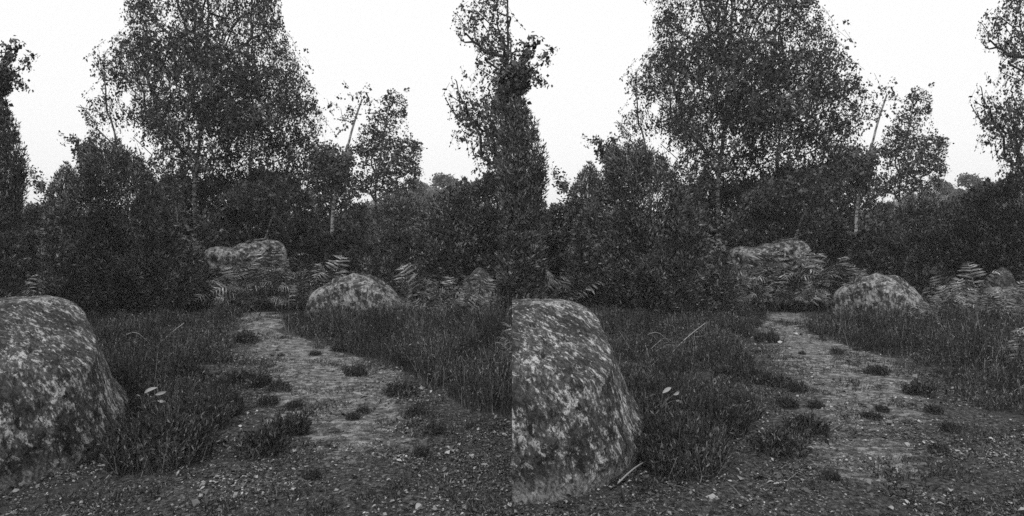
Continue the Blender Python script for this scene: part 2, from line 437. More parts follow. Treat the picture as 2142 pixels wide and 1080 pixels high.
def rock_pair(name, outline, u0, d, thick, sub, mat, seed, amp, labels, group, **k):
    me = make_rock(name, outline, u0, d, thick, sub, mat, seed, amp, **k)
    for s in (0, 1):
        o = link(name, me, label=labels[s], category=k.get('cat', 'rock') if False else 'rock', group=group); seat(o, ucol(u0, d, s), d)
rock_pair('boulder', [(646, 642), (654, 616), (668, 603), (688, 594), (698, 580), (724, 574), (758, 574), (788, 580), (812, 594), (832, 606), (850, 630), (856, 655), (838, 690), (700, 700), (655, 680)],
          742, 11.3, .62, 6, M['rock_mid'], 11, .085, ['rounded lichen-spotted boulder where the left path bends away', 'rounded lichen-spotted boulder where the right path bends away'], 'rounded boulders beside the path bend', fr=1.5, cuts=8, grit=.02)
rock_pair('slab_rock', [(432, 545), (434, 524), (448, 518), (470, 516), (476, 520), (490, 519), (500, 513), (520, 512), (545, 506), (575, 503), (596, 510), (601, 530), (601, 552), (594, 572), (585, 600), (560, 640), (480, 640), (446, 600), (440, 575)],
          515, 14.6, .9, 6, M['rock_far'], 23, .07, ['pale flat-topped rock under the left birch behind bracken', 'pale flat-topped rock under the right-hand big birch behind bracken'], 'flat-topped rocks under the birches', fr=1.7, sq=5, cuts=5, grit=.05)
rock_pair('stone', [(952, 650), (955, 612), (975, 603), (1000, 600), (1022, 605), (1035, 622), (1042, 650), (1030, 670), (960, 670)],
          998, 11.9, .35, 5, M['rock_mid'], 31, .03, ['low grey stone in bracken near the middle seam of view', 'low grey stone in bracken near the far right edge'], 'low stones in the bracken')
rock_pair('stone', [(962, 640), (968, 605), (985, 575), (1003, 560), (1018, 566), (1030, 590), (1040, 640), (1000, 660)],
          1000, 13.2, .4, 5, M['rock_dark'], 37, .04, ['dark pointed stone leaning behind the low stone, near middle', 'dark pointed stone leaning behind the low stone, far right'], 'pointed stones behind the bracken')
rock_pair('stone', [(2, 600), (5, 575), (20, 562), (45, 560), (62, 575), (66, 600), (50, 620), (10, 620)],
          35, 13.5, .4, 5, M['rock_mid'], 41, .04, ['pale stone in ferns above the big left boulder', 'pale stone in ferns above the cleft middle boulder'], 'pale stones in ferns')

# ------------------------------------------------------------------ trees and shrubs
def sample_crown(poly, n, T, rng, holes=(), shell=0.0, E=None, noise_s=0, nf=1.3, nth=.0):
    P = np.array(poly); lo = P.min(0); hi = P.max(0); out = []; tot = 0
    xg = rng.uniform(lo[0], hi[0], 3000); zg = rng.uniform(lo[1], hi[1], 3000); mk = inpoly(xg, zg, poly)
    Emax = edgedist(xg[mk], zg[mk], poly).max() if E is None else E
    while tot < n:
        x = rng.uniform(lo[0], hi[0], n * 2); z = rng.uniform(lo[1], hi[1], n * 2)
        k = inpoly(x, z, poly)
        for hp, pr in holes: k &= ~(inpoly(x, z, hp) & (rng.random(len(x)) > pr))
        x = x[k]; z = z[k]
        e = edgedist(x, z, poly); q = np.clip(e / Emax, 0, 1); t = T * np.sqrt(1 - (1 - q) ** 2)
        w = rng.uniform(-1, 1, len(x)); w = np.sign(w) * np.abs(w) ** (1 - shell * .8)
        p = np.stack([x, t * w, z], 1)
        if nth > 0: p = p[fbm(p * nf, noise_s, 2) > nth]
        out.append(p); tot += len(p)
        if len(p) == 0: break
    return np.concatenate(out)[:n]

def skeleton(trunk, att, rng, up=1.6, step=.35):
    """grow branches: every attractor joins the nearest suitable node"""
    nodes = [tuple(p) for p in trunk]; par = [-1] + list(range(len(trunk) - 1)); NB = len(trunk)
    T = np.array(trunk)
    dd = np.array([np.min(np.linalg.norm(T - a, axis=1)) for a in att]); att = att[np.argsort(dd)]
    N = np.zeros((NB + len(att) * 14, 3)); N[:NB] = T; cnt = NB; ends = []
    lo = max(1, NB // 5)
    for a in att:
        C = N[lo:cnt]; dv = a - C; dist = np.linalg.norm(dv, axis=1)
        j = int(np.argmin(dist + up * np.maximum(0, .25 * dist - dv[:, 2]))) + lo
        p = N[j].copy(); L = np.linalg.norm(a - p); k = max(1, min(8, int(L / step)))
        prev = j
        for s in range(1, k + 1):
            t = s / k; q = p + (a - p) * t; q[2] += math.sin(t * math.pi) * L * .07
            if s < k: q += rng.normal(size=3) * L * .03
            if cnt >= len(N): N = np.concatenate([N, np.zeros((2000, 3))])
            N[cnt] = q; par.append(prev); prev = cnt; cnt += 1
        ends.append(prev)
    return N[:cnt], np.array(par), NB, np.array(ends)

def make_tree(name, label, cat, group, u0, d, poly, T, trunk_px, r0, rng_seed, natt, per, leafm, barkm, size=.075, asp=.75,
              droop=.7, spread=.30, twl=.32, holes=(), nth=.36, nf=1.1, extra=None, dense=None, loose=.0, nlimb=6, trunk_r_end=.012, leaf_per=11, up=1.6, clear=None):
    rng = rs(rng_seed); lp = loc_poly(poly, u0, d)
    hl = [(loc_poly(h, u0, d), pr) for h, pr in holes]
    att = sample_crown(lp, natt, T, rng, hl, .3, noise_s=rng_seed, nf=nf, nth=nth)
    if dense is not None: att = np.concatenate([att, sample_crown(loc_poly(dense[0], u0, d), dense[1], T, rng, hl)]); natt += dense[1]
    if extra is not None:
        ex = np.array([((u - u0) * d / F, rng.normal() * .15, wz(v, d)) for u, v in extra]); att = np.concatenate([att, ex])
    tp = [((u - u0) * d / F, 0.0, wz(v, d)) for u, v in trunk_px]; tp[0] = (tp[0][0], 0, -.1)
    trunk = resample(tp, 22, rng_seed, r0 * .12)
    N, par, NB, ends = skeleton(trunk, att, rng, up)
    wgt = np.zeros(len(N)); wgt[ends] = 1
    for i in range(len(N) - 1, NB - 1, -1): wgt[par[i]] += wgt[i]
    root = thing(name, label, cat, group)
    tr = r0 + (trunk_r_end - r0) * np.linspace(0, 1, len(trunk)) ** .8; tr[0] *= 1.4; tr[1] *= 1.1
    V, Q = polytube(trunk, tr, 10); link('trunk', mk_mesh('trunk', V, quads=Q, mats=[barkm], smooth=True), root)
    # limbs: largest branches that leave the trunk
    top = np.full(len(N), -1)
    for i in range(NB, len(N)): top[i] = i if par[i] < NB else top[par[i]]
    rad = np.minimum(.010 * np.maximum(wgt, 1) ** .42 * (d / 16) ** .2, r0 * .6)
    roots = [i for i in range(NB, len(N)) if par[i] < NB]; roots.sort(key=lambda i: -wgt[i])
    big = roots[:nlimb]; used = np.zeros(len(N), bool)
    for b in big:
        ii = np.array([i for i in range(NB, len(N)) if top[i] == b and wgt[i] > 3]); 
        if len(ii) < 2: continue
        used[ii] = True; pr_ = par[ii]
        V, Q = tubes(N[pr_], N[ii], np.where(pr_ < NB, rad[ii], rad[pr_]), rad[ii], 6)
        link('limb', mk_mesh('limb', V, quads=Q, mats=[barkm], smooth=True), root)
    ii = np.array([i for i in range(NB, len(N)) if not used[i]])
    bag = Bag(); pr_ = par[ii]
    bag.add(*tubes(N[pr_], N[ii], np.minimum(rad[ii] * 1.2, rad[ii] + .004), rad[ii], 3))
    # leafy twigs
    src = np.concatenate([N[ends], att]); src = src[rng.integers(0, len(src), natt * per)]
    tw0 = src + rng.normal(size=src.shape) * spread * np.array([1, 1, .8])
    keep = inpoly(tw0[:, 0], tw0[:, 2], lp)
    for hp, pr in hl: keep &= ~(inpoly(tw0[:, 0], tw0[:, 2], hp) & (rng.random(len(tw0)) > pr))
    keep |= rng.random(len(keep)) < loose
    if extra is not None: keep |= np.isin(np.arange(len(src)), np.where(np.min(np.linalg.norm(src[:, None] - ex[None], axis=2), axis=1) < 1e-6)[0]) & (rng.random(len(src)) < .9)
    tw0 = tw0[keep]; src = src[keep]; n = len(tw0)
    dr = norm(rng.normal(size=(n, 3)) + (tw0 - src) / max(spread, .01)); dr[:, 2] = dr[:, 2] * .6 - droop; dr = norm(dr)
    tl = twl * rng.uniform(.5, 1.3, n)
    tw1 = tw0 + dr * tl[:, None]
    kk = inpoly(tw1[:, 0], tw1[:, 2], lp) | (rng.random(n) < .25)
    if extra is not None: kk |= np.min(np.linalg.norm(tw0[:, None] - ex[None], axis=2), axis=1) < .8
    tw0, tw1 = tw0[kk], tw1[kk]; n = len(tw0)
    if clear is not None:
        for cp in clear:
            kk = ~(inpoly(tw0[:, 0], tw0[:, 2], loc_poly(cp, u0, d)) & (tw0[:, 1] < .15) & (rng.random(n) < .88)); tw0, tw1 = tw0[kk], tw1[kk]; n = len(tw0)
    bag.add(*tubes(tw0, tw1, np.full(n, .004), np.full(n, .0025), 3))
    link('twigs', bag.mesh('twigs', [M['twig']]), root, kind='stuff')
    m = leaf_per; t = rng.random((n, m)); C = tw0[:, None] + (tw1 - tw0)[:, None] * t[..., None] + rng.normal(size=(n, m, 3)) * size * .55
    A = norm(rng.normal(size=(n * m, 3)) + np.array([0, 0, -droop * .9]))
    V, Q = leaf_quads(C.reshape(-1, 3), A, size * rng.lognormal(-.05, .32, n * m), asp, rng)
    link('crown', mk_mesh('crown', V, quads=Q, mats=[leafm]), root, kind='stuff')
    return root

def pair(root, u0, d, labels, dsp=None, flip=False):
    root['label'] = labels[0]; seat(root, u0, d)
    c = copy_tree(root); c['label'] = labels[1]; seat(c, ucol(u0, d, 1, dsp), d)
    return root, c

# the big birch
BIG = [(235, -160), (248, -30), (268, 10), (270, 45), (246, 88), (228, 122), (206, 165), (224, 190), (222, 210), (198, 224), (172, 240), (188, 266), (198, 290), (205, 320), (225, 350), (300, 385), (330, 440), (420, 500), (470, 525), (560, 520), (610, 500), (645, 440), (652, 380), (650, 335), (662, 305), (686, 282), (698, 245), (688, 195), (672, 150), (650, 112), (625, 72), (612, 35), (600, 0), (590, -60), (540, -170), (420, -200)]
H1 = [(214, 275), (245, 256), (300, 240), (322, 258), (318, 300), (330, 330), (300, 345), (260, 320), (235, 310)]
H2 = [(345, 345), (365, 350), (350, 372), (310, 372), (315, 355)]
H3 = [(600, 225), (640, 290), (650, 330), (600, 300)]
H4 = [(420, 40), (450, 30), (450, 80), (425, 70)]
H5 = [(335, 35), (365, 30), (360, 80), (335, 75)]
t = make_tree('birch_tree', '', 'birch tree', 'big silver birches', 407, 16, BIG, 2.1, [(407, 640), (409, 560), (411, 470), (404, 400), (412, 330), (425, 240), (430, 150), (440, 60), (432, -60), (436, -170)], .085, 5,
              640, 10, M['birch_leaf'], M['birch_bark'], size=.06, asp=.7, droop=1.2, spread=.17, twl=.46, loose=.04, holes=[(H1, .22), (H2, .25), (H3, .55), (H4, .2), (H5, .25)], nth=.42, nf=1.1, nlimb=8, leaf_per=12, dense=([(300, 60), (560, 60), (600, 140), (620, 230), (600, 230), (650, 330), (650, 520), (340, 520), (300, 350), (300, 250)], 260), clear=[[(393, 350), (420, 350), (420, 500), (393, 500)], [(415, 440), (425, 420), (500, 345), (535, 330), (540, 345), (505, 362), (440, 425)]])
pair(t, 407, 16, ['tall silver birch with a broad airy crown towering over the left juniper', 'tall silver birch with a broad airy crown rising right of the cleft boulder'])
# conical birch
CON = [(825, 188), (806, 196), (790, 213), (772, 246), (752, 275), (742, 305), (738, 340), (728, 375), (740, 402), (800, 412), (866, 396), (872, 376), (888, 352), (884, 320), (876, 285), (858, 262), (856, 230), (852, 200)]
t = make_tree('birch_tree', '', 'birch tree', 'conical young birches', 790, 21, CON, 1.1, [(792, 600), (793, 500), (788, 440), (782, 410), (788, 370), (802, 300), (818, 190)], .07, 8,
              190, 6, M['birch_leaf'], M['birch_bark'], size=.075, droop=.2, spread=.19, twl=.28, nth=.44, nf=1.5, nlimb=4, leaf_per=9, up=.8)
pair(t, 790, 21, ['cone-shaped young birch standing alone against the sky, left of the middle', 'cone-shaped young birch standing against the sky at the right'])
# leaning half-dead birch
LEAN = [(640, 322), (662, 298), (688, 294), (705, 305), (735, 302), (742, 330), (735, 380), (728, 400), (640, 400), (625, 360)]
t = make_tree('birch_tree', '', 'birch tree', 'leaning half-dead birches', 700, 23, LEAN, .9, [(694, 600), (694, 470), (698, 420), (706, 385), (712, 345), (730, 300), (742, 245), (758, 205)], .085, 12,
              110, 7, M['far_leaf'], M['birch_bark'], size=.11, droop=.3, spread=.28, twl=.3, nth=.40, nf=1.2, nlimb=3, leaf_per=9,
              extra=[(716, 243), (722, 250), (730, 222), (708, 248), (713, 222), (765, 200), (752, 190)], trunk_r_end=.035)
pair(t, 700, 23, ['leaning birch with a bare forked top beside the left conical birch', 'leaning birch with a bare forked top beside the right conical birch'])
# birch cut by the right edge of each view
RB = [(1012, -60), (1008, 0), (1000, 14), (980, 20), (955, 18), (946, 55), (965, 85), (988, 95), (996, 115), (990, 140), (998, 160), (985, 165), (975, 160), (946, 172), (932, 200), (938, 235), (955, 238), (960, 262), (940, 275), (934, 300), (946, 312), (968, 285), (984, 298), (988, 325), (1010, 345), (1024, 372), (1072, 385), (1078, 300), (1076, 120), (1070, 60), (1071, -60)]
t = make_tree('birch_tree', '', 'birch tree', 'drooping birches by the edge', 1062, 12.5, RB, .8, [(1060, 640), (1063, 500), (1062, 380), (1058, 250), (1062, 100), (1060, -80)], .07, 15,
              170, 6, M['birch_leaf'], M['dark_bark'], size=.055, droop=1.0, spread=.18, twl=.32, nth=.38, nf=1.7, nlimb=5, leaf_per=9, loose=.12)
pair(t, 1062, 12.5, ['drooping birch seen in part above the cleft boulder, mid picture', 'drooping birch cut off by the right edge of the picture'])
# slender tree behind the tall juniper
SL = [(-34, 75), (-5, 78), (8, 95), (14, 135), (20, 158), (12, 182), (0, 212), (-20, 240), (-40, 230)]
t = make_tree('rowan_tree', '', 'tree', 'slender trees behind the tall junipers', -16, 9.8, SL, .35, [(-22, 690), (-20, 400), (-16, 220), (-14, 80)], .035, 18,
              70, 7, M['birch_leaf'], M['dark_bark'], size=.06, droop=.4, spread=.12, twl=.15, nth=.3, nlimb=2, leaf_per=11,
              extra=[(24, 98), (36, 96), (33, 118), (50, 134), (22, 166), (28, 160)])
pair(t, -16, 9.8, ['slender tree with a few hanging leaves at the left edge', 'slender tree with a few hanging leaves above the cleft boulder'], 12)

def make_shrub(name, u0, d, poly, T, seed, n, mat, plume=.42, leaves=34, lsize=.085, asp=.28, holes=(), nth=.30, nf=1.6, stem=True, lift=1.0, wild=.12, twig=True):
    """dense evergreen of upright plumes on a short trunk"""
    rng = rs(seed); lp = loc_poly(poly, u0, d); hl = [(loc_poly(h, u0, d), pr) for h, pr in holes]
    att = sample_crown(lp, n, T, rng, hl, .75, noise_s=seed, nf=nf, nth=nth)
    root = thing(name, '', '')
    cxm = np.array(lp)[:, 0].mean()
    base = np.array([0, 0, .2]); out = norm(att - np.array([0, 0, 1.0]) - base * 0)
    ax = norm(out * .55 + np.array([0, 0, lift]) + rng.normal(size=att.shape) * .28)
    L = plume * rng.uniform(.55, 1.25, n)
    p0 = att - ax * L[:, None] * .6; m = leaves
    t = rng.random((n, m)) ** .8
    Rr = (1 - t) * .30 + .05
    off = rng.normal(size=(n, m, 3)); off -= (off * ax[:, None]).sum(-1, keepdims=True) * ax[:, None]; off /= np.linalg.norm(off, axis=-1, keepdims=True)
    rr = Rr * L[:, None] * rng.random((n, m)) ** .5
    C = p0[:, None] + ax[:, None] * (t * L[:, None])[..., None] + off * rr[..., None]
    A = norm((ax[:, None] * 1.0 + off * .8 + rng.normal(size=(n, m, 3)) * .35).reshape(-1, 3))
    V, Q = leaf_quads(C.reshape(-1, 3), A, lsize * rng.uniform(.6, 1.35, n * m), asp, rng)
    link('crown', mk_mesh('crown', V, quads=Q, mats=[mat]), root, kind='stuff')
    # stems
    k = rng.choice(n, min(n, 60), replace=False); ends = att[k]
    tz = np.clip(ends[:, 2] * .45, .1, 2); s0 = np.stack([ends[:, 0] * .12, ends[:, 1] * .12, tz], 1)
    V1, Q1 = tubes(s0, ends, np.full(len(k), .014), np.full(len(k), .005), 4)
    link('branches', mk_mesh('branches', V1, quads=Q1, mats=[M['dark_bark']]), root, kind='stuff')
    h = max(.6, s0[:, 2].max())
    V2, Q2 = polytube(resample([(0, 0, -.1), (.03, .02, h * .5), (0, 0, h)], 6), np.linspace(.09, .02, 6), 8)
    link('trunk', mk_mesh('trunk', V2, quads=Q2, mats=[M['dark_bark']], smooth=True), root)
    return root
def shrub_pair(name, cat, group, labels, u0, d, poly, T, seed, n, mat, dsp=None, **k):
    r = make_shrub(name, u0, d, poly, T, seed, n, mat, **k)
    r['category'] = cat; r['group'] = group
    pair(r, u0, d, labels, dsp)

JBIG = [(150, 640), (95, 640), (100, 560), (105, 480), (130, 440), (160, 390), (166, 350), (174, 328), (190, 325), (203, 316), (215, 303), (228, 308), (238, 300), (252, 312), (268, 318), (284, 338), (303, 350), (318, 385), (352, 430), (392, 520), (430, 560), (448, 600), (444, 655), (330, 668), (220, 665)]
shrub_pair('juniper_bush', 'juniper', 'great junipers', ['great dark juniper spreading behind the left heather', 'great dark juniper spreading behind the heather right of cleft boulder'],
           270, 12.4, JBIG, .95, 51, 2000, M['juniper'], plume=.40, leaves=38, lsize=.08, nth=.38, nf=2.4)
COLN = [(-38, 700), (-42, 215), (-30, 205), (0, 214), (14, 228), (24, 255), (38, 270), (40, 300), (52, 312), (58, 335), (48, 352), (55, 378), (46, 395), (50, 418), (42, 450), (50, 520), (50, 700)]
shrub_pair('juniper_tree', 'juniper', 'tall column junipers', ['tall column-shaped juniper cut by the left edge', 'tall column-shaped juniper above the cleft boulder, by the seam'],
           -15, 9.6, COLN, .5, 53, 900, M['juniper'], dsp=13, plume=.30, leaves=36, lsize=.065, nth=.28)
t = make_tree('oak_sapling', '', 'sapling', 'saplings above the junipers', 182, 13.2, [(148, 284), (158, 296), (172, 304), (180, 290), (194, 288), (198, 312), (192, 332), (202, 360), (176, 356), (166, 330), (158, 308)], .25,
              [(190, 645), (192, 450), (186, 345), (180, 300)], .03, 57, 34, 5, M['dark_leaf'], M['dark_bark'], size=.075, asp=.6, droop=.2, spread=.09, twl=.14, nth=.3, nlimb=1, leaf_per=9, extra=[(153, 290), (160, 299)])
pair(t, 182, 13.2, ['leafy sapling sprouting above the left big juniper', 'leafy sapling sprouting above the right big juniper'])
shrub_pair('cypress_bush', 'conifer', 'little pointed conifers', ['little pointed conifer in the sky gap at far left', 'little pointed conifer in the sky gap above cleft boulder'],
           134, 16, [(100, 440), (104, 388), (118, 368), (128, 352), (138, 342), (150, 352), (158, 372), (166, 400), (172, 440)], .4, 59, 190, M['far_leaf'], plume=.24, leaves=24, lsize=.08, nth=.36)
t = make_tree('oak_sapling', '', 'sapling', 'thin saplings in the sky gap', 96, 14, [(60, 352), (66, 352), (72, 368), (80, 380), (92, 384), (104, 398), (112, 430), (100, 430), (90, 408), (74, 392), (66, 375)], .2,
              [(112, 630), (108, 480), (98, 420), (84, 385), (64, 352)], .02, 61, 22, 4, M['dark_leaf'], M['dark_bark'], size=.07, asp=.6, droop=.2, spread=.07, twl=.12, nth=.1, nlimb=1, leaf_per=8, trunk_r_end=.004,
              extra=[(66, 355), (76, 372), (88, 384), (95, 395), (70, 414), (82, 416)])
pair(t, 96, 14, ['thin leaning sapling in the sky gap at far left', 'thin leaning sapling in the sky gap above cleft boulder'])
shrub_pair('holly_bush', 'bush', 'low dark bushes at the gap', ['low dark bush below the sky gap at far left', 'low dark bush below the sky gap above cleft boulder'],
           70, 17, [(-40, 440), (0, 432), (45, 428), (70, 434), (95, 426), (125, 430), (160, 470), (175, 560), (172, 640), (-40, 640)], .8, 63, 800, M['far_leaf'], plume=.34, leaves=26, lsize=.11, asp=.5, nth=.3)
shrub_pair('holly_bush', 'bush', 'undergrowth bushes behind the flat rocks', ['dark bush behind the left flat-topped rock', 'dark bush behind the right flat-topped rock'],
           520, 18.5, [(290, 470), (296, 400), (335, 392), (380, 372), (430, 380), (520, 366), (600, 360), (645, 385), (665, 470), (668, 560), (650, 620), (360, 620), (310, 570)], .9, 65, 1400, M['dark_leaf'], plume=.36, leaves=26, lsize=.11, asp=.5, nth=.33)
shrub_pair('holly_bush', 'bush', 'undergrowth bushes behind the leaning birches', ['grey-leaved bush under the left leaning birch', 'grey-leaved bush under the right leaning birch'],
           700, 25.5, [(630, 470), (645, 395), (680, 385), (715, 392), (745, 400), (775, 440), (790, 520), (795, 600), (760, 630), (640, 630), (620, 560)], .9, 67, 1000, M['far_leaf'], plume=.36, leaves=24, lsize=.12, asp=.5, nth=.36)
shrub_pair('holly_bush', 'bush', 'front bushes by the leaning birches', ['low bush right of the left flat-topped rock', 'low bush right of the right flat-topped rock'],
           690, 18, [(620, 560), (640, 490), (665, 462), (690, 470), (720, 462), (760, 480), (790, 540), (790, 600), (760, 630), (640, 630)], .7, 68, 520, M['far_leaf'], plume=.32, leaves=24, lsize=.11, asp=.5, nth=.34)
shrub_pair('juniper_bush', 'juniper', 'junipers below the conical birches', ['rounded juniper below the left conical birch', 'rounded juniper below the right conical birch'],
           830, 16.5, [(765, 600), (760, 520), (775, 450), (805, 420), (840, 405), (880, 412), (915, 440), (930, 520), (930, 610), (850, 628), (780, 625)], .8, 69, 700, M['juniper'], plume=.36, leaves=32, lsize=.10, nth=.35)
shrub_pair('juniper_bush', 'juniper', 'dark junipers behind the pointed stones', ['dark juniper behind the stones in the middle', 'dark juniper behind the stones at far right'],
           1000, 14.5, [(868, 600), (862, 520), (880, 460), (905, 425), (935, 402), (975, 384), (1003, 376), (1040, 370), (1082, 366), (1100, 378), (1108, 430), (1135, 470), (1140, 600), (1000, 640), (900, 635)], .9, 71, 1300, M['dark_leaf'], plume=.36, leaves=38, lsize=.09, asp=.35, nth=.34)

# background woodland: one mass far behind
def woodland():
    rng = rs(90); n = 5200
    y = rng.uniform(27, 36, n); u = rng.uniform(-260, 2400, n); x = wx(u, y)
    topv = 428 + (fbm(np.stack([x * .5, y * .1, x * 0], 1), 4, 3) - .5) * 34
    top = wz(topv, y) - .5; z = rng.uniform(.1, 1, n) ** .8 * top
    P = np.stack([x, y, z], 1); m = 20
    C = P[:, None] + rng.normal(size=(n, m, 3)) * .28
    V, Q = leaf_quads(C.reshape(-1, 3), norm(rng.normal(size=(n * m, 3)) + [0, 0, .3]), .17 * rng.uniform(.6, 1.3, n * m), .6, rng)
    link('woodland', mk_mesh('woodland', V, quads=Q, mats=[M['far_leaf']]), kind='stuff')
woodland()
# hills with rocks and little trees
for s in (0, 1):
    uu = ucol(905, 90, s); h_o, hh, HX, HY = hill(uu, 90, 12 if s == 0 else 13, 392, 7 + s)
    rng = rs(100 + s); n = 1500; i = rng.integers(0, HX.size, n)
    P = np.stack([HX.ravel()[i] + rng.normal(size=n) * .5, HY.ravel()[i] * .6, hh.ravel()[i]], 1); P[:, 1] -= 6
    hx, hy = P[:, 0], P[:, 1]; hw = 12 if s == 0 else 13
    P[:, 2] = wz(392, 90) * np.exp(-(hx / hw) ** 2 * 1.1 - (hy / 30) ** 2) * .93 - .2 + rng.random(n) * .5
    C = P[:, None] + rng.normal(size=(n, 22, 3)) * .5
    V, Q = leaf_quads(C.reshape(-1, 3), norm(rng.normal(size=(n * 22, 3))), .34 * rng.uniform(.6, 1.3, n * 22), .7, rng)
    o = link('scrub', mk_mesh('scrub', V, quads=Q, mats=[M['far_leaf']]), kind='stuff'); o.location = h_o.location
    side = SIDES[s]
    for k, (ru, rv, w, lab) in enumerate([(880, 388, 16, 'pale rock'), (897, 400, 13, 'grey rock'), (909, 402, 13, 'small white rock')]):
        me = make_rock('hill_rock', [(ru - w, rv + 6), (ru - w * .6, rv - 4), (ru + w * .3, rv - 6), (ru + w, rv + 2), (ru + w * .8, rv + 14), (ru - w * .8, rv + 14)], ru, 72, .8, 4, M['rock_far'], 60 + k, .15, fr=.8)
        o = link('hill_rock', me, label='%s %s on the distant hill, %s half of view' % (['highest', 'middle', 'lowest'][k], lab, side), category='rock', group='rocks on the distant hills'); seat(o, ucol(ru, 72, s), 72)
for k, (u0, topv, w) in enumerate([(926, 366, 26), (868, 378, 12), (955, 380, 16), (985, 384, 14)]):
    d = 70
    poly = [(u0 - w, topv + 12), (u0 - w * .6, topv + 3), (u0, topv), (u0 + w * .7, topv + 4), (u0 + w, topv + 13), (u0 + w * .5, topv + 20), (u0 - w * .6, topv + 20)]
    t = make_tree('pine_tree', '', 'tree', 'small trees on the distant hills', u0, d, poly, 1.0, [(u0, 520), (u0 + 2, 420), (u0 - 1, topv + 6)], .10, 30 + k, 45, 6, M['far_leaf'], M['dark_bark'],
                  size=.26, droop=.0, spread=.4, twl=.4, nth=.30, nlimb=2, leaf_per=9)
    nm = ['umbrella-topped tree', 'small round tree', 'low bushy tree', 'dark rounded tree'][k]
    pair(t, u0, d, [nm + ' on the distant skyline left of the middle', nm + ' on the distant skyline at the right'])

# ------------------------------------------------------------------ heather
def heath_poly_left():
    return [(40, 640), (505, 660), (482, 698), (476, 740), (480, 775), (500, 800), (470, 835), (445, 880), (440, 930), (400, 965), (320, 985), (290, 965), (225, 900), (120, 720)]
def heath_poly_right():
    return [(606, 672), (596, 692), (655, 714), (745, 742), (835, 768), (880, 800), (935, 840), (1000, 868), (1090, 882), (1240, 890), (1240, 700), (1120, 655), (850, 652), (650, 660)]
def sprigs(P, H, rng, leafn=7, wid=1.0, lean=.22, ls=.030):
    """upright heather shoots: base P, height H"""
    n = len(P); ax = norm(rng.normal(size=(n, 3)) * lean + [0, 0, 1]); tip = P + ax * H[:, None]
    side = norm(np.cross(ax, norm(rng.normal(size=(n, 3))))) * (.0035 * wid)
    V0 = np.stack([P - side, P + side, tip + side * .4, tip - side * .4], 1).reshape(-1, 3); Q0 = np.arange(n * 4).reshape(n, 4)
    t = rng.uniform(.25, 1.0, (n, leafn)); C = P[:, None] + ax[:, None] * (t * H[:, None])[..., None]
    A = norm((ax[:, None] * 1.1 + rng.normal(size=(n, leafn, 3)) * .55).reshape(-1, 3))
    V1, Q1 = leaf_quads(C.reshape(-1, 3), A, ls * rng.uniform(.6, 1.5, n * leafn), .26 * wid, rng)
    return np.concatenate([V0, V1]), np.concatenate([Q0, Q1 + len(V0)])
def heath(side, poly, seed, hmin, hmax, label_):
    rng = rs(seed); out = []
    for (d0, d1, dens, w) in ((3.3, 5.5, 1500, .75), (5.5, 8.5, 1000, .95), (8.5, 13.4, 560, 1.3)):
        us = [p[0] for p in poly]; off = 0 if side == 0 else CU + 20
        x0 = min(wx(min(us) - 40 + off, d0), wx(min(us) - 40 + off, d1)); x1 = max(wx(max(us) + 40 + off, d0), wx(max(us) + 40 + off, d1))
        n = int((x1 - x0) * (d1 - d0) * dens)
        x = rng.uniform(x0, x1, n); y = rng.uniform(d0, d1, n)
        u, v = sideproj(x, y, side); w2 = (fbm(np.stack([x, y, x * 0], 1) * 2.5, 33, 3) - .5) * 60
        k = inpoly(u + w2, v + w2 * .12, poly)
        if side == 0: k &= ~((x > -.02) & (y < 6.2) & (x < 1.7))
        x = x[k]; y = y[k]; u = u[k]; v = v[k]
        nz = fbm(np.stack([x, y, x * 0], 1) * 2.6, seed, 3); k = nz > .33 ; x, y, nz, u, v = x[k], y[k], nz[k], u[k], v[k]
        e = np.clip(edgedist(u, v * 1.0, poly) / (900 / np.maximum(y, 1)), 0.0, 1)
        H = (hmin + (hmax - hmin) * np.clip((nz - .36) / .26, 0, 1) ** 1.6) * (.45 + .55 * e) * rng.uniform(.7, 1.15, len(x))
        P = np.stack([x, y, relief(x, y) - .01], 1)
        V, Q = sprigs(P, H, rng, 7, w); out.append((V, Q))
    b = Bag()
    for V, Q in out: b.add(V, Q)
    link('heather', b.mesh('heather', [M['heather']]), kind='stuff', label=label_)
for s in (0, 1):
    heath(s, heath_poly_left(), 200 + s, .10, .42, None)
    heath(s, heath_poly_right(), 210 + s, .20, .66, None)

